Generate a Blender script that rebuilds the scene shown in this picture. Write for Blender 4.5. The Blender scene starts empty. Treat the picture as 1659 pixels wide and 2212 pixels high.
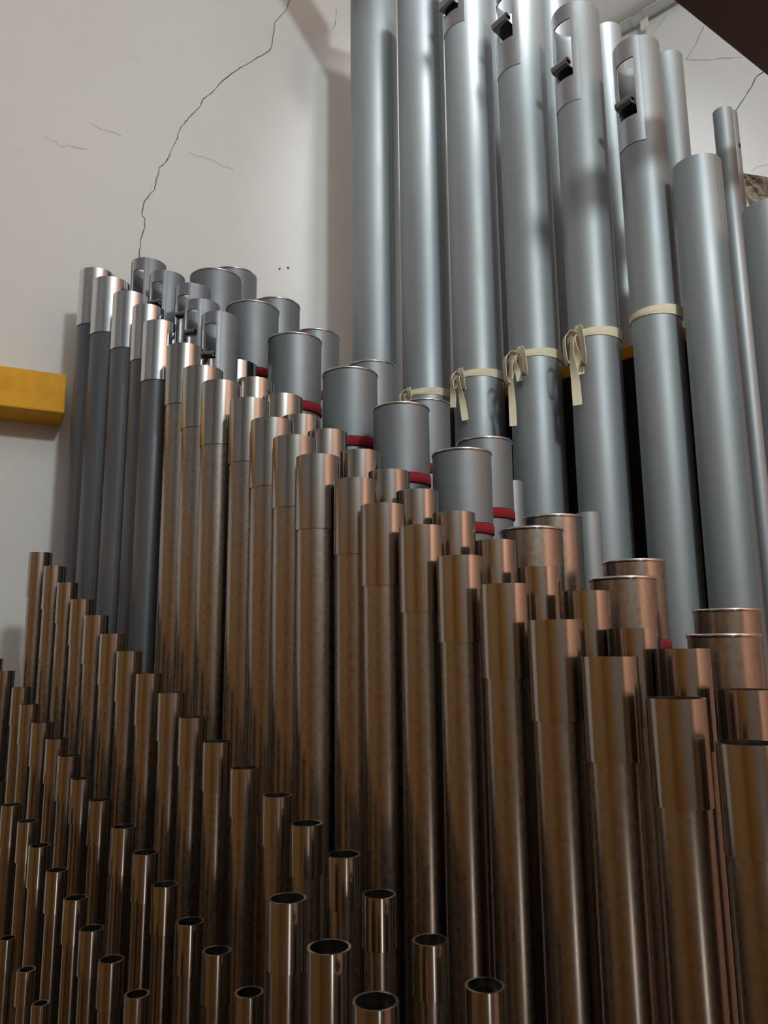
import bpy, bmesh, math, random
from mathutils import Vector, Matrix

random.seed(7)
SC = bpy.context.scene
COL = SC.collection
PI = math.pi

# ------------------------------------------------------------------ camera
W_PX, H_PX, F_PX = 1659.0, 2212.0, 1662.0
CX, CY = W_PX / 2, H_PX / 2
CAM = Vector((0.0, 0.0, 1.60))
PITCH = math.atan(F_PX / 9206.0)
ROLL = 0.0097
_F = Vector((0, math.cos(PITCH), math.sin(PITCH)))
_R0 = Vector((1, 0, 0))
_U0 = Vector((0, -math.sin(PITCH), math.cos(PITCH)))
_R = _R0 * math.cos(ROLL) - _U0 * math.sin(ROLL)
_U = _U0 * math.cos(ROLL) + _R0 * math.sin(ROLL)
cd = bpy.data.cameras.new('camera')
cam = bpy.data.objects.new('camera', cd)
COL.objects.link(cam)
M3 = Matrix((_R, _U, -_F)).transposed()
cam.matrix_world = Matrix.Translation(CAM) @ M3.to_4x4()
cd.sensor_fit = 'VERTICAL'
cd.sensor_height = 36.0
cd.lens = F_PX / H_PX * 36.0
cd.clip_start = 0.01
cd.dof.use_dof = False
SC.camera = cam

# ------------------------------------------------------------------ world, lamps, exposure
world = bpy.data.worlds.new('world')
SC.world = world
world.use_nodes = True
world.node_tree.nodes['Background'].inputs[0].default_value = (0.9, 0.92, 1.0, 1)
world.node_tree.nodes['Background'].inputs[1].default_value = 0.02
SC.view_settings.view_transform = 'Standard'
SC.view_settings.look = 'None'
SC.view_settings.gamma = 1.0
SC.view_settings.use_curve_mapping = False
SC.view_settings.exposure = 0.34

LAMP = Vector((0.60, -0.50, 2.82))
ld = bpy.data.lights.new('work_lamp', 'POINT')
ld.energy = 43.0
ld.color = (0.925, 0.99, 0.985)
ld.shadow_soft_size = 0.08
lamp = bpy.data.objects.new('work_lamp', ld)
lamp.location = LAMP
COL.objects.link(lamp)
# unseen spot added under the ceiling to brighten the tall pipes' upper parts
ud = bpy.data.lights.new('upper_fill_spot', 'SPOT')
ud.energy = 19.0
ud.spot_size = math.radians(70); ud.spot_blend = 0.5
ud.color = (0.96, 0.985, 1.0)
ud.shadow_soft_size = 0.09
ulamp = bpy.data.objects.new('upper_fill_spot', ud)
ulamp.location = (0.36, 0.78, 3.22)
ulamp.rotation_euler = (Vector((0.36, 1.50, 2.85)) - ulamp.location).to_track_quat('-Z', 'Y').to_euler()
COL.objects.link(ulamp)
# added fill spot that brightens the right panelling for its reflection in the pipes
sd_ = bpy.data.lights.new('panel_fill_spot', 'SPOT')
sd_.energy = 32.0
sd_.color = (1.0, 0.93, 0.84)
sd_.spot_size = math.radians(80); sd_.spot_blend = 0.6
sd_.shadow_soft_size = 0.04
sl = bpy.data.objects.new('panel_fill_spot', sd_)
sl.location = (0.72, -0.88, 2.30)
sl.rotation_euler = (Vector((1.42, 0.0, 1.32)) - sl.location).to_track_quat('-Z', 'Y').to_euler()
COL.objects.link(sl)
# small area light added behind the camera for narrow highlights on the front pipes
gd = bpy.data.lights.new('highlight_strip', 'AREA')
gd.shape = 'RECTANGLE'; gd.size = 0.035; gd.size_y = 0.26
gd.energy = 0.5
gd.color = (1.0, 0.86, 0.76)
strip_obj = bpy.data.objects.new('highlight_strip', gd)
strip_obj.location = (0.58, -1.08, 0.80)
strip_obj.rotation_euler = (PI / 2, 0, 0)
COL.objects.link(strip_obj)

# ------------------------------------------------------------------ helpers
def ray(x, y):
    return _F + _R * ((x - CX) / F_PX) + _U * ((CY - y) / F_PX)

B_ROW = -1.122                     # direction of the pipe rows in plan: Y = a + B_ROW * X
ROW_DIR = Vector((-0.6653, 0.7466, 0))
ROW_NRM = Vector((-0.7466, -0.6653, 0))   # towards the viewer's left front
CHEST_Z = 0.74

def on_plane(x, y, a, b):
    """point where the sight line meets the vertical plane Y = a + b X"""
    d = ray(x, y)
    u = d.x / d.y
    Y = a / (1 - b * u)
    return CAM + d * (Y / d.y)

def link(name, me, mat=None, parent=None):
    o = bpy.data.objects.new(name, me)
    COL.objects.link(o)
    if mat:
        me.materials.append(mat)
    if parent:
        o.parent = parent
    return o

def mesh_from(verts, faces, smooth=True, angle=0.6):
    me = bpy.data.meshes.new('m')
    me.from_pydata([tuple(v) for v in verts], [], faces)
    if smooth:
        for p in me.polygons:
            p.use_smooth = True
        me.set_sharp_from_angle(angle=angle)
    me.update()
    return me

def tag(o, label, cat, group=None, kind=None):
    if label:
        o['label'] = label
    if cat:
        o['category'] = cat
    if group:
        o['group'] = group
    if kind:
        o['kind'] = kind
    return o

def empty(name, loc):
    o = bpy.data.objects.new(name, None)
    o.empty_display_size = 0.03
    o.location = loc
    COL.objects.link(o)
    return o

def tube_mesh(outer, r_in, z_in0, seg=48, window=None, closed_top=False, ang0=0.0):
    """outer: list of (z, r) from bottom to top. inner wall from z_in0 to the top.
    window: (a_centre, half_segments, z0, z1); z0 and z1 must be levels of outer."""
    if window:
        ang0 = window[0] + PI / seg * (0 if True else 1)
    angs = [ang0 + 2 * PI * i / seg for i in range(seg)]
    V, Fc = [], []
    def ring(z, r):
        s = len(V)
        for t in angs:
            V.append((r * math.cos(t), r * math.sin(t), z))
        return s
    oz = [ring(z, r) for z, r in outer]
    hs = window[1] if window else 0
    def inwin(i, za, zb):
        if not window:
            return False
        k = (i + hs) % seg
        return k < 2 * hs and za >= window[2] - 1e-6 and zb <= window[3] + 1e-6
    for l in range(len(outer) - 1):
        for i in range(seg):
            if inwin(i, outer[l][0], outer[l + 1][0]):
                continue
            j = (i + 1) % seg
            Fc.append((oz[l] + i, oz[l] + j, oz[l + 1] + j, oz[l + 1] + i))
    if closed_top:
        Fc.append(tuple(oz[-1] + i for i in range(seg)))
        return mesh_from(V, Fc)
    zt = outer[-1][0]
    inl = [z_in0] + [z for z, r in outer if z > z_in0 + 1e-5]
    iz = [ring(z, r_in) for z in inl]
    for l in range(len(inl) - 1):
        for i in range(seg):
            if inwin(i, inl[l], inl[l + 1]):
                continue
            j = (i + 1) % seg
            Fc.append((iz[l] + j, iz[l] + i, iz[l + 1] + i, iz[l + 1] + j))
    for i in range(seg):
        j = (i + 1) % seg
        Fc.append((oz[-1] + i, oz[-1] + j, iz[-1] + j, iz[-1] + i))
    if outer[0][0] >= z_in0 - 1e-5:      # open bottom (sleeves)
        for i in range(seg):
            j = (i + 1) % seg
            Fc.append((oz[0] + j, oz[0] + i, iz[0] + i, iz[0] + j))
    if window:                           # edges of the opening
        olev = {round(z, 6): oz[k] for k, (z, r) in enumerate(outer)}
        ilev = {round(z, 6): iz[k] for k, z in enumerate(inl)}
        zs = sorted(z for z in olev if window[2] - 1e-6 <= z <= window[3] + 1e-6)
        for e in (-hs % seg, hs % seg):
            for a, b in zip(zs[:-1], zs[1:]):
                Fc.append((olev[a] + e, olev[b] + e, ilev[b] + e, ilev[a] + e))
        for z in (zs[0], zs[-1]):
            for k in range(-hs, hs):
                i, j = k % seg, (k + 1) % seg
                Fc.append((olev[z] + i, olev[z] + j, ilev[z] + j, ilev[z] + i))
    return mesh_from(V, Fc)

def ring_mesh(r0, r1, z0, z1, seg=48, bevel=0.0):
    prof = [(r0, z0), (r1 - bevel, z0), (r1, z0 + bevel), (r1, z1 - bevel), (r1 - bevel, z1), (r0, z1)]
    V, Fc = [], []
    n = len(prof)
    for i in range(seg):
        t = 2 * PI * i / seg
        for r, z in prof:
            V.append((r * math.cos(t), r * math.sin(t), z))
    for i in range(seg):
        j = (i + 1) % seg
        for k in range(n):
            l = (k + 1) % n
            Fc.append((i * n + k, j * n + k, j * n + l, i * n + l))
    return mesh_from(V, Fc, angle=0.9)

def box_mesh(x0, x1, y0, y1, z0, z1, bev=0.0):
    bm = bmesh.new()
    bmesh.ops.create_cube(bm, size=1)
    for v in bm.verts:
        v.co = Vector((x0 + (v.co.x + .5) * (x1 - x0), y0 + (v.co.y + .5) * (y1 - y0), z0 + (v.co.z + .5) * (z1 - z0)))
    if bev:
        bmesh.ops.bevel(bm, geom=bm.edges[:], offset=bev, segments=2, affect='EDGES', profile=0.5)
    me = bpy.data.meshes.new('m')
    bm.to_mesh(me)
    bm.free()
    return me

def slab(p, q, z0, z1, thick, back):
    """vertical wall slab from plan point p to q; its visible face lies on p-q, thickness towards back"""
    p, q, back = Vector((p[0], p[1])), Vector((q[0], q[1])), Vector(back).normalized()
    V = []
    for z in (z0, z1):
        for c in (p, q, q + back * thick, p + back * thick):
            V.append((c.x, c.y, z))
    Fc = [(0, 1, 2, 3), (4, 7, 6, 5), (0, 4, 5, 1), (1, 5, 6, 2), (2, 6, 7, 3), (3, 7, 4, 0)]
    me = mesh_from(V, Fc, smooth=False)
    bm = bmesh.new(); bm.from_mesh(me); bmesh.ops.recalc_face_normals(bm, faces=bm.faces); bm.to_mesh(me); bm.free()
    return me

def path_tube(pts, r, seg=12):
    V, Fc = [], []
    n = len(pts)
    for k, p in enumerate(pts):
        d = (pts[min(k + 1, n - 1)] - pts[max(k - 1, 0)]).normalized()
        a = d.cross(Vector((0, 0, 1)))
        if a.length < 1e-3:
            a = Vector((1, 0, 0))
        a.normalize()
        b = d.cross(a)
        for i in range(seg):
            t = 2 * PI * i / seg
            V.append(p + a * (r * math.cos(t)) + b * (r * math.sin(t)))
    for k in range(n - 1):
        for i in range(seg):
            j = (i + 1) % seg
            Fc.append((k * seg + i, k * seg + j, (k + 1) * seg + j, (k + 1) * seg + i))
    Fc.append(tuple(range(seg - 1, -1, -1)))
    Fc.append(tuple((n - 1) * seg + i for i in range(seg)))
    return mesh_from(V, Fc, angle=0.8)

def ribbon(pts, sides, width, thick=0.0009, closed=False):
    """flat tape along pts; sides = width direction at each point"""
    V, Fc = [], []
    n = len(pts)
    for k, p in enumerate(pts):
        if closed:
            d = (pts[(k + 1) % n] - pts[k - 1]).normalized()
        else:
            d = (pts[min(k + 1, n - 1)] - pts[max(k - 1, 0)]).normalized()
        s = sides[k] if isinstance(sides, list) else sides
        s = (s - d * s.dot(d)).normalized()
        nn = d.cross(s).normalized()
        w = width[k] if isinstance(width, list) else width
        for a, b in ((-1, -1), (1, -1), (1, 1), (-1, 1)):
            V.append(p + s * (a * w / 2) + nn * (b * thick / 2))
    m = n if closed else n - 1
    for k in range(m):
        l = (k + 1) % n
        for i in range(4):
            j = (i + 1) % 4
            Fc.append((k * 4 + i, k * 4 + j, l * 4 + j, l * 4 + i))
    if not closed:
        Fc.append((3, 2, 1, 0))
        Fc.append(tuple((n - 1) * 4 + i for i in range(4)))
    return mesh_from(V, Fc, angle=0.7)

def smooth_pts(ctrl, n=6):
    out = []
    c = [ctrl[0]] + list(ctrl) + [ctrl[-1]]
    for i in range(1, len(c) - 2):
        p0, p1, p2, p3 = c[i - 1], c[i], c[i + 1], c[i + 2]
        for k in range(n):
            t = k / n
            out.append(0.5 * ((2 * p1) + (p2 - p0) * t + (2 * p0 - 5 * p1 + 4 * p2 - p3) * t * t + (3 * p1 - p0 - 3 * p2 + p3) * t ** 3))
    out.append(ctrl[-1])
    return out

# ------------------------------------------------------------------ materials
def nodes(name):
    m = bpy.data.materials.new(name)
    m.use_nodes = True
    nt = m.node_tree
    return m, nt, nt.nodes['Principled BSDF']

def coords(nt, scale=(1, 1, 1), rand=True, kind='Object'):
    tc = nt.nodes.new('ShaderNodeTexCoord')
    mp = nt.nodes.new('ShaderNodeMapping')
    mp.inputs['Scale'].default_value = scale
    nt.links.new(tc.outputs[kind], mp.inputs[0])
    if rand:
        oi = nt.nodes.new('ShaderNodeObjectInfo')
        mul = nt.nodes.new('ShaderNodeMath'); mul.operation = 'MULTIPLY'
        mul.inputs[1].default_value = 37.0
        nt.links.new(oi.outputs['Random'], mul.inputs[0])
        cb = nt.nodes.new('ShaderNodeCombineXYZ')
        for k in range(3):
            nt.links.new(mul.outputs[0], cb.inputs[k])
        nt.links.new(cb.outputs[0], mp.inputs['Location'])
    return mp.outputs[0]

def noise(nt, vec, scale, detail=3, rough=0.5):
    n = nt.nodes.new('ShaderNodeTexNoise')
    n.inputs['Scale'].default_value = scale
    n.inputs['Detail'].default_value = detail
    n.inputs['Roughness'].default_value = rough
    nt.links.new(vec, n.inputs['Vector'])
    return n.outputs['Fac']

def ramp(nt, fac, stops):
    r = nt.nodes.new('ShaderNodeValToRGB')
    el = r.color_ramp.elements
    while len(el) < len(stops):
        el.new(0.5)
    for e, (p, c) in zip(el, stops):
        e.position = p
        e.color = (c[0], c[1], c[2], 1) if not isinstance(c, (int, float)) else (c, c, c, 1)
    nt.links.new(fac, r.inputs[0])
    return r.outputs[0]

def bump(nt, bsdf, h, strength, dist):
    b = nt.nodes.new('ShaderNodeBump')
    b.inputs['Strength'].default_value = strength
    b.inputs['Distance'].default_value = dist
    nt.links.new(h, b.inputs['Height'])
    nt.links.new(b.outputs[0], bsdf.inputs['Normal'])

def metal(name, c0, c1, r0, r1, scale=9, streak=0.25, bmp=0.0, met=1.0):
    m, nt, b = nodes(name)
    v = coords(nt, (1, 1, streak))
    f = noise(nt, v, scale, 4, 0.6)
    nt.links.new(ramp(nt, f, [(0.3, c0), (0.7, c1)]), b.inputs['Base Color'])
    f2 = noise(nt, v, scale * 2.3, 3)
    nt.links.new(ramp(nt, f2, [(0.3, r0), (0.7, r1)]), b.inputs['Roughness'])
    b.inputs['Metallic'].default_value = met
    if bmp:
        bump(nt, b, noise(nt, v, scale * 0.9, 2), bmp, 0.004)
    return m

def spotted(name, c0, c1, r0, r1, scale=130.0, bs=0.009):
    m, nt, b = nodes(name)
    v = coords(nt, (1, 1, 0.75))
    vo = nt.nodes.new('ShaderNodeTexVoronoi')
    vo.feature = 'SMOOTH_F1'
    vo.inputs['Scale'].default_value = scale
    nt.links.new(v, vo.inputs['Vector'])
    f = vo.outputs['Distance']
    big = noise(nt, v, 14, 3)
    add = nt.nodes.new('ShaderNodeMath'); add.operation = 'MULTIPLY_ADD'
    add.inputs[1].default_value = 0.35
    nt.links.new(big, add.inputs[0]); nt.links.new(f, add.inputs[2])
    nt.links.new(ramp(nt, add.outputs[0], [(0.42, c0), (0.62, c1)]), b.inputs['Base Color'])
    nt.links.new(ramp(nt, add.outputs[0], [(0.42, r0), (0.62, r1)]), b.inputs['Roughness'])
    b.inputs['Metallic'].default_value = 1.0
    bump(nt, b, f, bs, 0.0012)
    return m

def plain(name, c, rough, c2=None, scale=30, metallic=0.0, bmp=0.0, bscale=60, bdist=0.002, stretch=(1, 1, 1)):
    m, nt, b = nodes(name)
    v = coords(nt, stretch)
    f = noise(nt, v, scale, 5, 0.6)
    nt.links.new(ramp(nt, f, [(0.3, c), (0.7, c2 or c)]), b.inputs['Base Color'])
    b.inputs['Roughness'].default_value = rough
    b.inputs['Metallic'].default_value = metallic
    if bmp:
        bump(nt, b, noise(nt, v, bscale, 4), bmp, bdist)
    return m

M_ZINC = metal('zinc', (.30, .335, .352), (.355, .392, .41), .46, .56, 7, 0.3, 0.05, .55)
M_ZINC_CAP = metal('zinc_cap', (.20, .225, .245), (.24, .265, .285), .50, .58, 9, 0.4, 0.03, .6)
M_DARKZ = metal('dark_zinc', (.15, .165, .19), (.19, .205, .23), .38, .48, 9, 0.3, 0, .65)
M_BRIGHT = metal('bright_tin', (.66, .665, .68), (.74, .745, .76), .14, .22, 12, 0.2, 0.02)
M_SLEEVE = metal('sleeve_metal', (.42, .40, .37), (.49, .47, .435), .15, .22, 12, 0.2, 0.03)
M_SPOT = spotted('spotted_metal', (.42, .385, .345), (.445, .41, .37), .255, .28, 190)
M_PANEL = metal('slot_panel_metal', (.42, .44, .48), (.52, .54, .58), .24, .34, 18, 0.5, 0.05)
M_SMALL = spotted('spotted_dark', (.36, .325, .29), (.38, .345, .31), .20, .25, 200, 0.006)
M_ROLL = metal('tuning_roll_metal', (.30, .295, .29), (.38, .375, .37), .22, .3, 20)
M_FELT = plain('red_felt', (.20, .006, .014), .95, (.28, .011, .022), 120, 0, .5, 300, .001)
M_TAPE = plain('cotton_tape', (.84, .75, .52), .9, (.90, .83, .63), 140, 0, .4, 700, .0006)
M_ORANGE = plain('varnished_pine', (.72, .33, .008), .45, (.86, .44, .018), 14, 0, .05, 40, .001, (3, 3, 3))
M_DARKW = plain('dark_stained_wood', (.075, .032, .014), .55, (.095, .042, .02), 12, 0, .1, 60, .001, (1, 1, 6))
M_BLACKW = plain('black_stained_wood', (.012, .009, .008), .7, (.018, .014, .012), 12)
M_AMBER = plain('amber_panelling', (.36, .185, .052), .5, (.44, .23, .066), 6, 0, .1, 30, .001, (6, 6, .5))
M_REDW = plain('reddish_panelling', (.62, .33, .225), .5, (.68, .37, .255), 6, 0, .1, 30, .001, (6, 6, .5))
M_DOOR = plain('grey_brown_door', (.235, .205, .175), .55, (.285, .25, .215), 6, 0, .1, 30, .001, (6, 6, .5))
M_MIDW = plain('brown_wainscot', (.33, .19, .07), .5, (.40, .235, .09), 6, 0, .1, 30, .001, (6, 6, .5))
M_FLOOR = plain('floor_boards', (.05, .035, .025), .7, (.075, .05, .035), 8, 0, .1, 30, .001, (1, 8, 1))
M_CONDUIT = plain('painted_conduit', (.36, .37, .37), .5, (.44, .45, .45), 20)
M_CRACK = plain('crack_dark', (.10, .085, .07), .95, (.17, .15, .125), 60)
M_SCUFF = plain('scuff_grey', (.60, .585, .56), .95, (.72, .71, .69), 90)
M_RUBBLE = plain('broken_masonry', (.16, .12, .09), .95, (.42, .35, .27), 38, 0, .9, 60, .01)
M_WIRE = plain('white_moulding', (.70, .68, .63), .6, (.74, .72, .67), 20)

M_ORANGE.node_tree.nodes['Principled BSDF'].inputs['Specular IOR Level'].default_value = 0.12

def plaster():
    m, nt, b = nodes('plaster')
    v = coords(nt, (1, 1, 1), False)
    f = noise(nt, v, 2.6, 6, 0.62)
    base = ramp(nt, f, [(0.30, (.755, .75, .735)), (0.52, (.785, .783, .772)), (0.75, (.805, .80, .786))])
    v2 = coords(nt, (1, 1, 2.6), False)
    g = noise(nt, v2, 5.5, 7, 0.72)
    mask = ramp(nt, g, [(0.64, 0.0), (0.74, 1.0)])
    mx = nt.nodes.new('ShaderNodeMix'); mx.data_type = 'RGBA'
    mul = nt.nodes.new('ShaderNodeMath'); mul.operation = 'MULTIPLY'; mul.inputs[1].default_value = 0.35
    nt.links.new(mask, mul.inputs[0]); nt.links.new(mul.outputs[0], mx.inputs['Factor'])
    nt.links.new(base, mx.inputs[6]); mx.inputs[7].default_value = (.62, .60, .565, 1)
    nt.links.new(mx.outputs[2], b.inputs['Base Color'])
    b.inputs['Roughness'].default_value = 0.9
    bump(nt, b, noise(nt, v, 45, 6, 0.6), 0.12, 0.004)
    return m
M_PLASTER = plaster()
M_GREYWALL = plain('grey_painted_plaster', (.27, .28, .29), .8, (.31, .32, .33), 5)

# ------------------------------------------------------------------ the room
WB_A, WB_B = 1.80, 0.50           # back wall:  Y = a + b X
WR_A, WR_B = 2.72, -0.95           # right wall: Y = a + b X
CEIL_Z = on_plane(1395, 30, WR_A - .035, WR_B).z + .028
cxn = (WR_A - WB_A) / (WB_B - WR_B)
CORNER = (cxn, WB_A + WB_B * cxn)
PL = (-1.55, WB_A + WB_B * -1.55)
PR = (1.25, WR_A + WR_B * 1.25)
PR2 = (1.45, -1.15)
PL2 = (-1.60, -1.15)

def structure(name, me, mat, parent=None, label=None):
    o = link(name, me, mat, parent)
    if parent is None:
        o['kind'] = 'structure'
    if label:
        o['label'] = label
    return o

wall_back = structure('wall_back', slab(PL, CORNER, 0, CEIL_Z, .12, (-.55, .84)), M_PLASTER, None, 'white plaster wall with a long jagged crack')
wall_right = structure('wall_right', slab(CORNER, PR, 0, CEIL_Z, .12, (.69, .72)), M_PLASTER, None, 'pale plaster wall behind the zinc pipes at right')
wall_side = structure('wall_side', slab(PR, PR2, 0, CEIL_Z, .10, (1, .05)), M_REDW, None, 'reddish wooden panelling beside the pipes')
wall_front = structure('wall_front', slab(PR2, PL2, 0, CEIL_Z, .10, (0, -1)), M_GREYWALL, None, 'plaster wall facing the pipes')
wall_left = structure('wall_left', slab(PL2, PL, 0, CEIL_Z, .10, (-1, 0)), M_GREYWALL, None, 'plaster side wall left of the pipes')
structure('door_1', box_mesh(-.04, PR2[0], -1.15, -1.118, 0, CAM.z + .50), M_DOOR, None, 'grey-brown wooden door facing the pipes')
structure('trim_1', box_mesh(PL2[0], -.04, -1.15, -1.12, 0, CAM.z + .50), M_AMBER, None, 'amber wooden panelling facing the pipes')
structure('trim_2', slab((PL2[0] + .03, PL2[1] + .03), (PL[0] + .03, PL[1] - .04), 0, CAM.z + .50, .03, (-1, 0)), M_MIDW, None, 'brown wooden wainscot on the side wall')
structure('floor', box_mesh(-1.8, 2.0, -1.3, 2.6, -.06, 0), M_FLOOR, None, 'dark boarded floor under the wind chest')
structure('ceiling', box_mesh(-1.9, 2.1, -1.4, 2.7, CEIL_Z, CEIL_Z + .08), M_PLASTER, None, 'plaster ceiling above the pipes')

def crack(px, plane, parent, w=0.0016, jitter=0.0, name='crack', mat=None):
    a, b = plane
    rnd = random.Random(len(px) * 13 + int(px[0][0]))
    pts = [on_plane(x, y, a - 0.0006, b) for x, y in px]
    fine = []
    for p, q in zip(pts[:-1], pts[1:]):
        for k in range(3):
            t = k / 3
            fine.append(p.lerp(q, t) + Vector((rnd.uniform(-1, 1), 0, rnd.uniform(-1, 1))) * jitter)
    fine.append(pts[-1])
    for p in fine:
        p.y = a - 0.0006 + b * p.x
    sd = Vector((1, b, 0)).normalized()
    n = len(fine)
    ws = [w * rnd.uniform(.45, 1.25) for _ in fine]
    up = Vector((0, 0, 1))
    V, Fc = [], []
    for k, p in enumerate(fine):
        d = (fine[min(k + 1, n - 1)] - fine[max(k - 1, 0)])
        e = Vector((d.dot(sd), d.z))
        e.normalize()
        s = sd * (-e.y) + up * e.x
        V += [p - s * ws[k] / 2, p + s * ws[k] / 2]
    for k in range(n - 1):
        Fc.append((2 * k, 2 * k + 1, 2 * k + 3, 2 * k + 2))
    o = link(name, mesh_from(V, Fc, smooth=False), mat or M_CRACK, parent)
    return o

crack([(636, -22), (618, 20), (594, 50), (588, 98), (580, 112), (545, 132), (517, 147), (502, 158), (470, 185), (455, 203), (440, 214),
       (428, 236), (408, 252), (402, 262), (390, 275), (383, 297), (373, 320), (360, 346), (345, 363), (338, 390), (332, 410), (312, 434),
       (307, 462), (313, 474), (312, 490), (303, 520), (301, 556)], (WB_A, WB_B), wall_back, .0020, .0012)
crack([(727, 20), (724, 52), (719, 66)], (WB_A, WB_B), wall_back, .0010, .0006)
crack([(1660, 146), (1645, 158), (1633, 166), (1622, 190), (1608, 212), (1588, 240)], (WR_A, WR_B), wall_right, .0030, .001)
crack([(1520, 58), (1512, 74), (1500, 100), (1482, 128)], (WR_A, WR_B), wall_right, .0014, .001)
crack([(1482, 129), (1520, 130), (1560, 126), (1604, 124)], (WR_A, WR_B), wall_right, .0009, .001)
crack([(1440, 30), (1428, 50), (1408, 72)], (WR_A, WR_B), wall_right, .0008, .001)
crack([(1622, 372), (1636, 360), (1660, 356)], (WR_A, WR_B), wall_right, .0010, .001)
crack([(96, 294), (130, 312), (160, 318), (190, 322)], (WB_A, WB_B), wall_back, .0030, .003, 'scuff', M_SCUFF)
crack([(200, 268), (240, 286), (262, 292)], (WB_A, WB_B), wall_back, .0030, .003, 'scuff', M_SCUFF)
crack([(412, 330), (440, 340), (470, 352), (506, 368)], (WB_A, WB_B), wall_back, .0030, .003, 'scuff', M_SCUFF)

def dent(x, y, r):
    p = on_plane(x, y, WB_A, WB_B)
    nrm = Vector((WB_B, -1, 0)).normalized()
    sd = Vector((1, WB_B, 0)).normalized()
    rnd = random.Random(int(x))
    V = [p + nrm * .0004]
    for i in range(10):
        t = 2 * PI * i / 10
        V.append(p + nrm * .0008 + (sd * math.cos(t) + Vector((0, 0, 1)) * math.sin(t)) * r * rnd.uniform(.6, 1.2))
    link('screw_hole', mesh_from(V, [(0, 1 + i, 1 + (i + 1) % 10) for i in range(10)], smooth=False), M_CRACK, wall_back)
dent(604, 581, .0030)
dent(622, 579, .0034)

# broken plaster with exposed masonry at the right edge
def masonry():
    rnd = random.Random(5)
    ot = [(1596, 372), (1612, 376), (1630, 380), (1650, 384), (1672, 386), (1676, 440), (1650, 444), (1632, 448), (1620, 438), (1612, 424), (1602, 400)]
    nrm = Vector((WR_B, -1, 0)).normalized()
    pts = [on_plane(x, y, WR_A, WR_B) for x, y in ot]
    c = sum(pts, Vector()) / len(pts)
    V = [c + nrm * .02]
    n = len(pts)
    for k in (0.97, 0.8, 0.55, 0.28):
        for p in pts:
            V.append(c.lerp(p, k) + nrm * (0.001 if k > .9 else rnd.uniform(.004, .028)))
    Fc = []
    for l in range(3):
        for i in range(n):
            j = (i + 1) % n
            Fc.append((1 + l * n + i, 1 + l * n + j, 1 + (l + 1) * n + j, 1 + (l + 1) * n + i))
    for i in range(n):
        Fc.append((0, 1 + 3 * n + i, 1 + 3 * n + (i + 1) % n))
    o = link('broken_plaster', mesh_from(V, Fc, smooth=False), M_RUBBLE, wall_right)
    o['label'] = 'brown rubble showing through broken plaster'
masonry()

# ------------------------------------------------------------------ timbers, conduit
def timber(name, p, q, z0, z1, depth, towards, mat, label, cat):
    """level timber: face edge p-q in plan, depth towards the given side"""
    p, q, n = Vector((p[0], p[1])), Vector((q[0], q[1])), Vector(towards).normalized()
    L = (q - p).length
    d = (q - p) / L
    me = box_mesh(0, L, 0, depth, z0, z1, .003)
    o = link(name, me, mat)
    s = 1 if (d.x * n.y - d.y * n.x) > 0 else -1
    o.matrix_world = Matrix(((d.x, n.x, 0, p.x), (d.y, n.y, 0, p.y), (0, 0, 1, 0), (0, 0, 0, 1)))
    if s < 0:
        me.flip_normals()
    tag(o, label, cat)
    return o

e1 = Vector((1, WB_B)).normalized()
nb = Vector((WB_B, -1)).normalized()
PROT = .095
# left beam fixed to the back wall, its end just left of the first dark pipe
end = on_plane(143, 840, WB_A - PROT * math.hypot(1, WB_B), WB_B)
zt = on_plane(80, 800, WB_A - PROT * math.hypot(1, WB_B), WB_B).z
zb = on_plane(80, 886, WB_A - PROT * math.hypot(1, WB_B), WB_B).z
pe = Vector((end.x, end.y))
ps = pe - e1 * 0.95
timber('wall_beam', ps, pe, zb, zt, PROT, -nb, M_ORANGE, 'orange varnished wooden beam fixed to the white wall at left', 'beam')

# dark timber crossing the upper right corner
tz = CAM.z + .80
def at_z(x, y, z):
    d = ray(x, y)
    return CAM + d * ((z - CAM.z) / d.z)
p1, p2 = at_z(1452, 0, tz), at_z(1659, 166, tz)
td = Vector((p2.x - p1.x, p2.y - p1.y)).normalized()
tn = Vector((td.y, -td.x))
ts = Vector((p1.x, p1.y)) - td * .05
te = Vector((p1.x, p1.y)) + td * .86
timber('ceiling_timber', ts, te, tz, tz + .03, .10, tn, M_DARKW, 'dark brown timber crossing the upper right corner', 'beam')

# slanting roof braces above the picture, between lamp and back wall
def brace(name, px, t, depth):
    q = [LAMP.lerp(on_plane(x, y, WB_A, WB_B), t) for x, y in px]     # lower edge 0-1, upper edge 3-2
    n = (q[1] - q[0]).cross(q[3] - q[0]).normalized()
    if n.y < 0:
        n = -n
    V = q + [p + n * depth for p in q]
    Fc = [(0, 1, 2, 3), (7, 6, 5, 4), (0, 4, 5, 1), (1, 5, 6, 2), (2, 6, 7, 3), (3, 7, 4, 0)]
    me = mesh_from(V, Fc, smooth=False)
    bm = bmesh.new(); bm.from_mesh(me); bmesh.ops.recalc_face_normals(bm, faces=bm.faces); bm.to_mesh(me); bm.free()
    structure(name, me, M_DARKW, None, 'dark slanting roof brace above the picture')
brace('trim_3', [(604, -10), (712, 172), (712, 58), (662, -20)], .86, .02)

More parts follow.
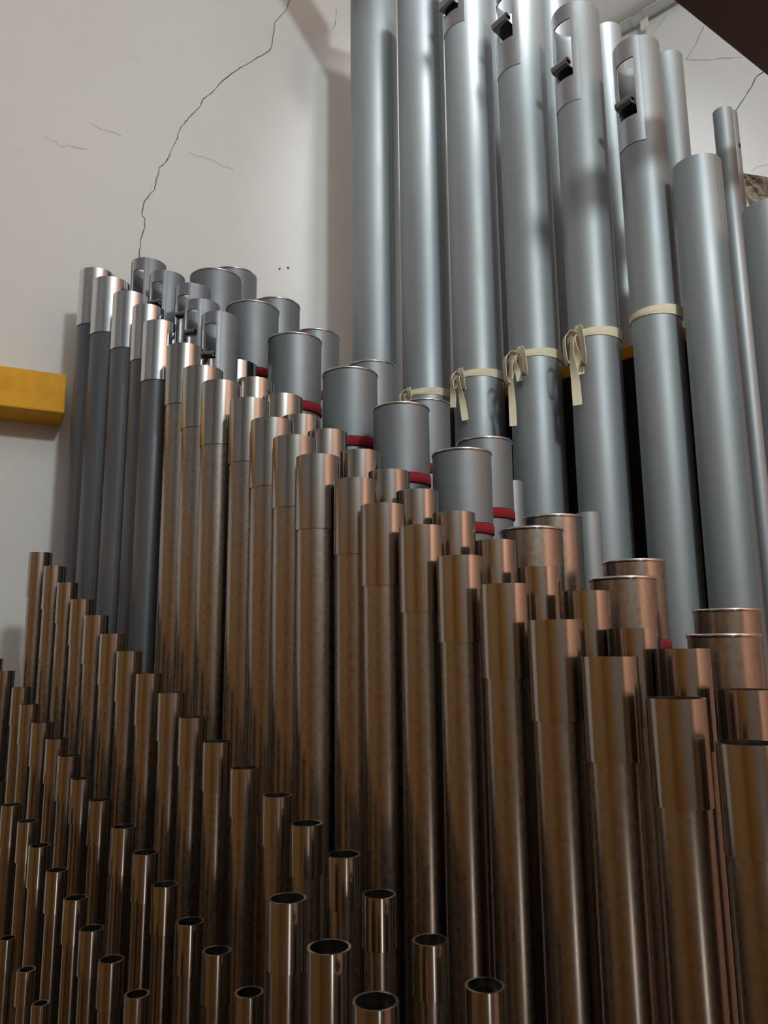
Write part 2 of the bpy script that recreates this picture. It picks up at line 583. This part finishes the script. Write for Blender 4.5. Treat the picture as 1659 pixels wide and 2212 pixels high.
# conduit along the ceiling corner
CDP = (WR_A - .035, WR_B)
ca, cb_ = on_plane(1338, 62, *CDP), on_plane(1455, -2, *CDP)
zc = (ca.z + cb_.z) / 2
cdir = Vector((1, WR_B, 0)).normalized()
conduit = empty('conduit', (ca.x, ca.y, zc))
c0 = Vector((0, 0, 0)) - cdir * .22
c1 = Vector((0, 0, 0)) + cdir * .75
link('pipe', path_tube([c0, c1], .0125, 20), M_CONDUIT, conduit)
cl = on_plane(1378, 42, *CDP)
cp = cdir * ((Vector((cl.x, cl.y, 0)) - Vector((ca.x, ca.y, 0))).dot(cdir))
link('coupling', path_tube([cp - cdir * .016, cp - cdir * .012, cp + cdir * .012, cp + cdir * .016], .0155, 20), M_CONDUIT, conduit)
me = box_mesh(-.012, .012, -.003, .003, -.045, -.008, .002)
clip = link('clip', me, M_WIRE, conduit)
clip.location = cp + cdir * .018
clip.rotation_euler = (0, 0, math.atan2(cdir.y, cdir.x))
wn = Vector((-WR_B, 1, 0)).normalized()
link('cable', path_tube([c0 + wn * .006 + Vector((0, 0, .021)), c1 + wn * .006 + Vector((0, 0, .021))], .0045, 10), M_WIRE, conduit)
tag(conduit, 'grey conduit with a coupling running along the ceiling corner', 'conduit')

# ------------------------------------------------------------------ pipes
ORD = ['first', 'second', 'third', 'fourth', 'fifth', 'sixth', 'seventh', 'eighth', 'ninth', 'tenth', 'eleventh', 'twelfth',
       'thirteenth', 'fourteenth', 'fifteenth', 'sixteenth', 'seventeenth', 'eighteenth', 'nineteenth', 'twentieth', 'twenty-first', 'twenty-second']

def locate(xl, xr, y, a, near=True):
    """plan centre, radius, height of the rim and a function turning image rows into heights on the near side"""
    x = (xl + xr) / 2
    d = ray(x, y)
    u = d.x / d.y
    Y = a / (1 - B_ROW * u)
    zc_ = Y / d.y
    ct = 1 / math.hypot(1, u)
    D = (xr - xl) * zc_ * ct / F_PX
    rho = Y * math.hypot(1, u)
    def hz(yy, n=near):
        dd = ray(x, yy)
        return CAM.z + dd.z / math.hypot(dd.x, dd.y) * (rho - (D / 2 if n else 0))
    return Vector((u * Y, Y, 0)), D / 2, hz(y), hz

PLACED = []
def settle(xl, xr, y, a, near=True):
    for k in range(40):
        da = .004 * ((k + 1) // 2) * (1 if k % 2 else -1)
        c, R, zt, hz = locate(xl, xr, y, a + da, near)
        if all((c - c2).length > R + r2 + .0015 for c2, r2 in PLACED):
            break
    PLACED.append((c, R))
    return c, R, zt, hz

def body_profile(zt, r):
    return [(0.0, r * .28), (0.13, r), (zt * .5, r), (zt - .05, r), (zt, r)]

def sleeved_pipe(xl, xr, y, yb, a, label, group, m_body, m_sleeve, near=True, name='sleeved_pipe', slit=None):
    c, R, zt, hz = settle(xl, xr, y, a, near)
    zb_ = hz(yb, True)
    root = empty(name, (c.x, c.y, CHEST_Z))
    th = .0017
    rb = R - .0016
    zb_l, zt_l = zb_ - CHEST_Z, zt - CHEST_Z
    ztb = zt_l - min(.035, (zt_l - zb_l) * .35)
    link('body', tube_mesh(body_profile(ztb, rb), rb - th, .14), m_body, root)
    win = None
    lev = [(zb_l, R), (zt_l, R)]
    me = tube_mesh(lev, R - th - .0003, zb_l, 56)
    link('tuning_sleeve', me, m_sleeve, root)
    tag(root, label, 'organ pipe', group)
    return root

def slotted_pipe(xl, xr, y, yo_t, yo_b, yp_b, y_roll, a, n_dir, half_ang, panel_half, label, group, m_body, m_panel, name='slotted_pipe', roll=.20):
    c, R, zt, hz = settle(xl, xr, y, a)
    root = empty(name, (c.x, c.y, CHEST_Z))
    ac = math.atan2(n_dir.y, n_dir.x)
    seg = 72
    hs = max(1, round(half_ang / (2 * PI / seg)))
    ps_ = max(hs + 1, round(panel_half / (2 * PI / seg)))
    zo_t, zo_b, zp_b, zr = [min(hz(v), zt - .004) - CHEST_Z for v in (yo_t, yo_b, yp_b, y_roll)]
    zt_l = zt - CHEST_Z
    th = .0012
    outer = [(0.0, R * .28), (0.13, R), (zt_l * .5, R), (zo_b, R), (zo_t, R), (zt_l, R)]
    link('body', tube_mesh(outer, R - th, .14, seg, (ac, hs, zo_b, zo_t)), m_body, root)
    # soldered panel framing the slot
    r0, r1 = R + .0001, R + .0011
    V, Fc = [], []
    zs = [zp_b, zo_b, zo_t, zt_l]
    ks = list(range(-ps_, ps_ + 1))
    def vid(l, k, s):
        return (l * len(ks) + (k + ps_)) * 2 + s
    for l, z in enumerate(zs):
        for k in ks:
            t = ac + k * 2 * PI / seg
            for r in (r0, r1):
                V.append((r * math.cos(t), r * math.sin(t), z))
    for l in range(3):
        for k in range(-ps_, ps_):
            if l == 1 and -hs <= k < hs:
                continue
            Fc.append((vid(l, k, 1), vid(l, k + 1, 1), vid(l + 1, k + 1, 1), vid(l + 1, k, 1)))
        for k, sgn in ((-ps_, 1), (ps_, -1)):
            Fc.append((vid(l, k, 0), vid(l, k, 1), vid(l + 1, k, 1), vid(l + 1, k, 0)))
    for k in range(-ps_, ps_):
        for l in (0, 3):
            Fc.append((vid(l, k, 0), vid(l, k + 1, 0), vid(l, k + 1, 1), vid(l, k, 1)))
    for k in range(-hs, hs):
        for l in (1, 2):
            Fc.append((vid(l, k, 0), vid(l, k + 1, 0), vid(l, k + 1, 1), vid(l, k, 1)))
    for k in (-hs, hs):
        Fc.append((vid(1, k, 0), vid(1, k, 1), vid(2, k, 1), vid(2, k, 0)))
    link('slot_panel', mesh_from(V, Fc, angle=.5), m_panel, root)
    # rolled tongue of metal that tunes the pipe
    if zr < zt_l - .01:
        w = 2 * R * math.sin(hs * 2 * PI / seg) * .92
        tv = Vector((-n_dir.y, n_dir.x, 0))
        pts = []
        rr = R * roll
        base = n_dir * (R * math.cos(hs * 2 * PI / seg) + .001)
        pts.append(base - n_dir * R * .55 + Vector((0, 0, zo_b)))
        pts.append(base - n_dir * R * .40 + Vector((0, 0, zo_b + (zr - zo_b) * .55)))
        cc = base + n_dir * rr * 1.0 + Vector((0, 0, zr))
        for k in range(30):
            t = -1.9 + k * 0.36
            q = rr * (1 - .018 * k)
            pts.append(cc + n_dir * (-q * math.sin(t + PI / 2) * -1) * 1.0 * (1 if True else 0) + Vector((0, 0, q * math.sin(t))))
        link('tuning_roll', ribbon(pts, tv, w, .0011), M_ROLL, root)
    tag(root, label, 'organ pipe', group)
    return root

def open_pipe(xl, xr, y, a, label, group, m_body, name='zinc_pipe', bead=True, seam=True):
    c, R, zt, hz = settle(xl, xr, y, a)
    root = empty(name, (c.x, c.y, CHEST_Z))
    zt_l = zt - CHEST_Z
    link('body', tube_mesh(body_profile(zt_l, R), R - .0012, .14, 64), m_body, root)
    if seam:
        t = math.atan2(-c.y, -c.x) + 0.9
        V = []
        tv = Vector((-math.sin(t), math.cos(t), 0)); nv = Vector((math.cos(t), math.sin(t), 0))
        pts = [nv * R + Vector((0, 0, .14)), nv * R + Vector((0, 0, zt_l - .002))]
        link('seam', ribbon(pts, tv, .0045, .0010), m_body, root)
    tag(root, label, 'organ pipe', group)
    return root, c, R, zt

def capped_pipe(xl, xr, y, a, k_h, label, group, m_cap, m_body, name='capped_pipe'):
    c, R, zt, hz = settle(xl, xr, y, a)
    root = empty(name, (c.x, c.y, CHEST_Z))
    zt_l = zt - CHEST_Z
    w = xr - xl
    zcb = hz(y + w * k_h) - CHEST_Z
    fh = 2 * R * .18
    zb_ = zcb - fh
    rb = R * .955
    link('body', tube_mesh([(0, rb * .28), (.12, rb), (zb_ * .5, rb), (zb_ + .004, rb)], rb - .001, .13, 56), m_body, root)
    felt = link('felt_band', ring_mesh(rb - .004, R * 1.03, zb_, zcb - .0005, 56, .0012), M_FELT, root)
    cap = link('cap', tube_mesh([(zcb, R), (zcb + .5 * (zt_l - zcb), R), (zt_l - .004, R), (zt_l - .003, R)], R - .002, zcb, 64, closed_top=True), m_cap, root)
    link('rim', ring_mesh(R - .0012, R + .0011, zt_l - .0036, zt_l, 64, .0008), M_BRIGHT, cap)
    tag(root, label, 'organ pipe', group)
    return root

# --- row A: the long row of sleeved pipes across the middle
A = [(173, 251, 578, 699), (202, 282, 597, 717), (245, 322, 628, 750), (287, 356, 656, 775), (310, 385, 690, 819), (361, 440, 740, 870),
     (396, 483, 788, 920), (436, 522, 819, 958), (497, 584, 857, 995), (542, 635, 900, 1048), (590, 684, 938, 1093), (640, 735, 979, 1140),
     (721, 814, 1030, 1195), (779, 877, 1085, 1263), (861, 959, 1132, 1321), (943, 1042, 1198, 1387), (1036, 1142, 1259, 1466),
     (1138, 1256, 1338, 1560), (1253, 1377, 1418, 1650), (1393, 1526, 1507, 1750), (1543, 1688, 1604, 1860)]
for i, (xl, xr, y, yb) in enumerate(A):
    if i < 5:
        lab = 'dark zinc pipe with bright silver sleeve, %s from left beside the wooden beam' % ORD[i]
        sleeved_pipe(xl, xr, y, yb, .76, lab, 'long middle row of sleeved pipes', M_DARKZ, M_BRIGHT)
    else:
        lab = 'spotted-metal pipe with plain sleeve, %s from left in the long middle row' % ORD[i]
        sleeved_pipe(xl, xr, y, yb, .76, lab, 'long middle row of sleeved pipes', M_SPOT, M_SLEEVE, y < 1395)

# --- row B: just behind row A, the first five with tuning slots
NB = Vector((-.30, -.954, 0))
Bs = [(285, 361, 557, 582, 660, 700, 500), (324, 401, 584, 608, 668, 720, 655), (379, 457, 611, 637, 688, 745, 680),
      (399, 476, 645, 668, 722, 790, 718), (436, 516, 672, 698, 775, 812, 766)]
for i, (xl, xr, y, ot, ob, pb, yr) in enumerate(Bs):
    slotted_pipe(xl, xr, y, ot, ob, pb, yr, .87, NB, .36, .56,
                 'grey pipe with tuning slot and metal roll, %s from left of the five' % ORD[i], 'five slotted pipes at upper left', M_ZINC_CAP, M_PANEL, roll=.15)
Bp = [(471, 556, 776), (508, 593, 813), (567, 654, 848), (608, 694, 893), (664, 750, 925), (733, 821, 969), (795, 885, 1012), (855, 946, 1055),
      (932, 1026, 1103), (1022, 1113, 1164), (1113, 1208, 1223), (1213, 1316, 1275), (1309, 1421, 1357), (1415, 1533, 1401), (1540, 1668, 1489)]
for i, (xl, xr, y) in enumerate(Bp):
    sleeved_pipe(xl, xr, y, y + (xr - xl) * 1.9, .87,
                 'plain sleeved pipe peeping out behind the long middle row, %s from left' % ORD[i],
                 'sleeved pipes behind the long middle row', M_SPOT, M_SLEEVE, y < 1395)

# --- capped pipes with red felt, two rows
C1 = [(412, 524, 578), (490, 603, 647), (580, 695, 716), (697, 815, 790), (806, 926, 866), (933, 1060, 965), (1079, 1214, 1135), (1273, 1418, 1243), (1482, 1640, 1368)]
C2 = [(453, 556, 575), (545, 648, 640), (630, 733, 708), (751, 856, 776), (863, 971, 859), (986, 1104, 941), (1129, 1256, 1109), (1301, 1435, 1206), (1495, 1642, 1313)]
for i, (xl, xr, y) in enumerate(C1):
    m = M_ZINC_CAP if i < 6 else M_SPOT
    word = 'smooth grey' if i < 6 else 'mottled brownish'
    capped_pipe(xl, xr, y, 1.03, 1.27, '%s capped pipe with red felt, %s from left in the front capped row' % (word, ORD[i]),
                'front row of capped pipes', m, m)
for i, (xl, xr, y) in enumerate(C2):
    m = M_ZINC_CAP if i < 6 else M_SPOT
    word = 'smooth grey' if i < 6 else 'mottled brownish'
    capped_pipe(xl, xr, y, 1.19, 1.31, '%s capped pipe with red felt, %s from left in the rear capped row' % (word, ORD[i]),
                'rear row of capped pipes', m, m)

# --- thin pipes showing behind the capped rows
for i, (xl, xr, y, lab) in enumerate([(1082, 1129, 1037, 'thin grey pipe just right of the last smooth grey capped pipe'),
                                      (1242, 1297, 1105, 'thin grey pipe standing right of the first mottled rear capped pipe')]):
    open_pipe(xl, xr, y, 1.33, lab, 'thin pipes behind the capped rows', M_ZINC, 'thin_pipe', seam=False)

# --- row D: the tall zinc pipes
DA = 1.52
ND = Vector((-.80, -.60, 0))
grpD = 'tall zinc pipes in the background'
D = {}
D[0] = open_pipe(757, 855, -60, DA, 'tall zinc pipe, leftmost beside the bare white wall', grpD, M_ZINC)
D[1] = open_pipe(857, 954, -50, DA, 'tall zinc pipe, second from left, tied with tape low down', grpD, M_ZINC)
def slotD(k, xl, xr, y, ot, ob, pb, yr, lab):
    o = slotted_pipe(xl, xr, y, ot, ob, pb, yr, DA, ND, .40, .66, lab, grpD, M_ZINC, M_PANEL, 'slotted_zinc_pipe')
    c, R = PLACED[-1]
    D[k] = (o, c, R, 0)
slotD(2, 954, 1053, -120, -85, 12, 44, -8, 'tall zinc pipe, third from left, bottom of its slot panel just in view')
slotD(3, 1066, 1168, -52, -18, 74, 138, 36, 'tall zinc pipe with tuning roll cut by the top edge')
slotD(4, 1188, 1291, 2, 36, 160, 216, 134, 'tall zinc pipe with tuning roll, whose rim touches the top edge')
slotD(5, 1319, 1422, 77, 121, 246, 306, 216, 'zinc pipe with tuning slot and roll just left of the dark timber')
D[6] = open_pipe(1448, 1556, 333, DA, 'broad plain zinc pipe with open rim, right of the slotted ones', grpD, M_ZINC)
D[7] = open_pipe(1597, 1712, 428, DA, 'plain zinc pipe cut by the right edge below the broken plaster', grpD, M_ZINC)

# --- row E: slimmer zinc pipes behind the tall ones
EA = 1.76
grpE = 'slim zinc pipes behind the tall ones'
for xl, xr, y, a, lab in [(1040, 1102, -60, EA, 'slim pale pipe showing between third and fourth tall zinc pipes'),
                          (1158, 1222, -30, EA, 'slim pale pipe showing between fourth and fifth tall zinc pipes'),
                          (1272, 1340, 48, EA, 'slim pale pipe topped just below the ceiling conduit'),
                          (1404, 1473, 109, EA, 'slim zinc pipe right of the last slotted zinc pipe'),
                          (1537, 1581, 230, EA, 'narrow grey pipe standing alone against the wall above the broad plain one'),
                          (1549, 1592, 238, 1.86, 'narrow grey pipe half hidden, right of its twin')]:
    slim = open_pipe(xl, xr, y, a, lab, grpE, M_ZINC, 'slim_pipe', seam=False)
# small tuning hole in the half hidden narrow pipe
so, sc_, sR, sz = slim
fa = math.atan2(-sc_.y, -sc_.x) + 1.12
hn, ht = Vector((math.cos(fa), math.sin(fa), 0)), Vector((-math.sin(fa), math.cos(fa), 0))
hz_ = on_plane(1588, 320, 1.86, B_ROW).z - CHEST_Z
V = [hn * (sR + .0004) + ht * (.0032 * math.cos(t)) + Vector((0, 0, hz_ + .0048 * math.sin(t))) for t in [2 * PI * k / 14 for k in range(14)]]
link('tuning_hole', mesh_from(V, [tuple(range(14))], smooth=False), M_BLACKW, so)

# --- the front rows, lower left
Fr = [(63, 114, 1192), (95, 144, 1222), (124, 170, 1258), (153, 205, 1294), (182, 237, 1329), (216, 274, 1369), (252, 309, 1407), (294, 353, 1455),
      (342, 403, 1496), (386, 448, 1549), (438, 502, 1601), (497, 560, 1658), (566, 632, 1717), (627, 697, 1778), (707, 780, 1845), (782, 856, 1931),
      (890, 969, 2030), (1003, 1091, 2128)]
for i, (xl, xr, y) in enumerate(Fr):
    yb = y + (xr - xl) * (1.9 if i < 8 else 1.72)
    sleeved_pipe(xl, xr, y, yb, .62, 'slender sleeved pipe, %s from left in the row before the long middle row' % ORD[i],
                 'slender pipes before the long middle row', M_SPOT, M_SLEEVE, y < 1395)
Gr = [(-36, 7, 1423), (-10, 33, 1449), (26, 69, 1484), (43, 88, 1521), (68, 117, 1560), (99, 149, 1595), (125, 176, 1632), (153, 204, 1681), (192, 244, 1727),
      (240, 295, 1785), (286, 343, 1841), (328, 385, 1910), (379, 441, 1990), (437, 500, 2053), (506, 570, 2143)]
for i, (xl, xr, y) in enumerate(Gr):
    sleeved_pipe(xl, xr, y, y + (xr - xl) * 1.95, .53, 'small sleeved pipe, %s from left in the second row from the front' % ORD[i],
                 'small pipes in the second row from the front', M_SMALL, M_SLEEVE, y < 1395)
Jr = [(579, 663, 1940), (663, 759, 2045), (761, 862, 2162)]
for i, (xl, xr, y) in enumerate(Jr):
    sleeved_pipe(xl, xr, y, y + (xr - xl) * 2.0, .53, 'shiny copper-toned wide-mouthed pipe at bottom centre, %s from left of three' % ORD[i],
                 'three shiny pipes at bottom centre', M_SMALL, M_SLEEVE, False)
Hr = [(-28, 14, 1688), (3, 50, 1738), (38, 85, 1773), (62, 110, 1826), (99, 148, 1879), (137, 190, 1939), (171, 226, 2005), (212, 269, 2072), (268, 324, 2147)]
for i, (xl, xr, y) in enumerate(Hr):
    sleeved_pipe(xl, xr, y, y + (xr - xl) * 1.95, .45, 'tiny sleeved pipe, %s from left in the frontmost full row' % ORD[i],
                 'tiny pipes in the frontmost full row', M_SMALL, M_SLEEVE, False)
Ir = [(-4, 36, 2026), (36, 78, 2094), (68, 108, 2167)]
for i, (xl, xr, y) in enumerate(Ir):
    sleeved_pipe(xl, xr, y, y + (xr - xl) * 1.95, .385, 'tiny pipe in the dark lower left corner, %s from left of three' % ORD[i],
                 'tiny pipes in the lower left corner', M_SMALL, M_SLEEVE, False)

# ------------------------------------------------------------------ wind chest under all the pipes
def hull(pts):
    pts = sorted(pts)
    def half(ps):
        o = []
        for p in ps:
            while len(o) > 1 and (o[-1][0] - o[-2][0]) * (p[1] - o[-2][1]) - (o[-1][1] - o[-2][1]) * (p[0] - o[-2][0]) <= 0:
                o.pop()
            o.append(p)
        return o[:-1]
    return half(pts) + half(pts[::-1])
def prism(pts, z0, z1):
    n = len(pts)
    V = [(x, y, z0) for x, y in pts] + [(x, y, z1) for x, y in pts]
    Fc = [tuple(range(n - 1, -1, -1)), tuple(range(n, 2 * n))] + [(i, (i + 1) % n, n + (i + 1) % n, n + i) for i in range(n)]
    return mesh_from(V, Fc, smooth=False)
ch = empty('wind_chest', (0, 0, 0))
ring = [(c.x + math.cos(t) * q, c.y + math.sin(t) * q) for c, r in PLACED for q in (r + .012,) for t in [PI * k / 6 for k in range(12)]]
hp = hull(ring)
link('toe_board', prism(hp, CHEST_Z - .04, CHEST_Z), M_BLACKW, ch)
cc_ = Vector((sum(p[0] for p in hp) / len(hp), sum(p[1] for p in hp) / len(hp)))
link('chest_body', prism([tuple(cc_ + (Vector(p) - cc_) * .96) for p in hp], 0, CHEST_Z - .04), M_DARKW, ch)
tag(ch, 'dark wooden wind chest carrying the rows of organ pipes', 'wind chest')

# ------------------------------------------------------------------ pipe rack behind the tall pipes
def tie_height():
    c, R = D[3][1], D[3][2]
    d = ray(1140, 764)
    rho = math.hypot(c.x, c.y) - R
    return CAM.z + d.z / math.hypot(d.x, d.y) * rho
TZ = tie_height()
back = -ROW_NRM
def row_pt(a, s):
    return Vector((0, a, 0)) * (1) + ROW_DIR * s
rack = empty('pipe_rack', (0, 0, 0))
RK = DA + .052 / .6653
o = link('rack_rail', box_mesh(-.75, .12, 0, .022, TZ - .022, TZ - .001, .0015), M_ORANGE, rack)
base = Vector((0, RK, 0))
def rack_mat(b):
    return Matrix(((ROW_DIR.x, back.x, 0, b.x), (ROW_DIR.y, back.y, 0, b.y), (0, 0, 1, 0), (0, 0, 0, 1)))
o.matrix_world = rack_mat(base)
o = link('dark_backing', box_mesh(-.75, .12, .003, .019, CHEST_Z, TZ - .0225, .001), M_BLACKW, rack)  # near-black panel added to close the view between the pipes below the rail
o.matrix_world = rack_mat(base)
s4 = (Vector((D[4][1].x, D[4][1].y, 0)) - base).dot(ROW_DIR)
o = link('rack_post', box_mesh(-.016, .016, -.010, .002, CHEST_Z, TZ - .06, .001), M_ORANGE, rack)
o.matrix_world = rack_mat(base + ROW_DIR * (s4 + D[4][2] * .92))
tag(rack, 'orange wooden rack rail and post behind the tall zinc pipes', 'pipe rack')

# cotton tapes tied round the tall pipes
def tie(k, ang_left, tails, loops, label):
    c, R = D[k][1], D[k][2]
    root = empty('tape_tie', (c.x, c.y, TZ))
    fac = Vector((-c.x, -c.y, 0)).normalized()
    lef = Vector((fac.y, -fac.x, 0))
    if lef.x > 0:
        lef = -lef
    up = Vector((0, 0, 1))
    # band round the pipe, its two turns slightly fanned
    tw = .0085
    for q, (dz, tilt) in enumerate(((.0, .0022), (.0036, -.0016))):
        pts, sd = [], []
        for i in range(48):
            t = 2 * PI * i / 48
            n = fac * math.cos(t) + lef * math.sin(t)
            pts.append(n * (R + .0012 + .0007 * q) + up * (dz + tilt * math.sin(t)))
            sd.append(up + n * .1)
        link('band', ribbon(pts, sd, tw, .0009, True), M_TAPE, root)
    if ang_left is None:
        tag(root, label, 'tape', 'cotton tapes tied round the zinc pipes')
        return
    o_ = fac * math.cos(ang_left) + lef * math.sin(ang_left)
    r_ = -(lef * math.cos(ang_left) - fac * math.sin(ang_left))      # towards the viewer's right
    kn = o_ * (R + .004)
    P = lambda x, z, o: kn + r_ * x + up * z + o_ * o
    # knot
    pts = [P(.004 * math.cos(t) , .0062 * math.sin(t), .0015 + .0035 * math.cos(t)) for t in [2 * PI * i / 14 for i in range(14)]]
    link('knot', ribbon(pts, r_ + o_ * .2, .0085, .0016, True), M_TAPE, root)
    for (dx, ln, wd, fr) in loops:
        ctrl = [P(0, .001, .003), P(dx * .45, .006, .008), P(dx * .9, -.003, .013), P(dx, -ln * .45, .013), P(dx * .98, -ln * .85, .011),
                P(dx * .8, -ln, .008), P(dx * .58, -ln * .8, .005), P(dx * .40, -ln * .4, .0045), P(dx * .1, -.001, .0025)]
        pts = smooth_pts(ctrl, 5)
        link('bow_loop', ribbon(pts, o_ * fr + r_ * (1 - fr), wd, .0009), M_TAPE, root)
    for (x0, x1, ln, wd, bulge) in tails:
        ctrl = [P(0, 0, .004), P(x0 * .6, -ln * .12, .010), P(x0, -ln * .35, .009 + bulge), P(x0 + (x1 - x0) * .5, -ln * .65, .006), P(x1, -ln, .004)]
        pts = smooth_pts(ctrl, 6)
        n = len(pts)
        sd = [(r_ * math.cos(.5 * math.sin(5 * i / n)) + o_ * math.sin(.5 * math.sin(5 * i / n))) for i in range(n)]
        link('tail', ribbon(pts, sd, wd, .0009), M_TAPE, root)
    tag(root, label, 'tape', 'cotton tapes tied round the zinc pipes')
tie(1, .72, [(-.006, -.010, .045, .010, .0)], [(-.014, .030, .010, .3), (.014, .028, .010, .3)],
    'cream cotton tape with small bow peeping over a grey cap')
tie(2, .70, [(.006, .012, .085, .012, .0), (-.010, -.016, .055, .011, .002)], [(.017, .030, .012, .3), (-.010, .024, .011, .3)],
    'cream cotton tape bow on the third tall zinc pipe')
tie(3, .62, [(-.010, -.012, .118, .012, .0), (.002, .004, .046, .009, .003)], [(.022, .038, .013, .3), (-.018, .046, .012, .35)],
    'cream cotton tape bow with one long tail on the fourth tall zinc pipe')
tie(4, .66, [(-.002, -.002, .112, .014, .002), (.006, .007, .066, .012, .004)], [(.021, .052, .014, .3), (-.014, .045, .012, .35)],
    'cream cotton tape with thick bow and wide tails, highest of the bows')
tie(5, None, [], [], 'cream cotton tape without visible bow, rightmost and highest')
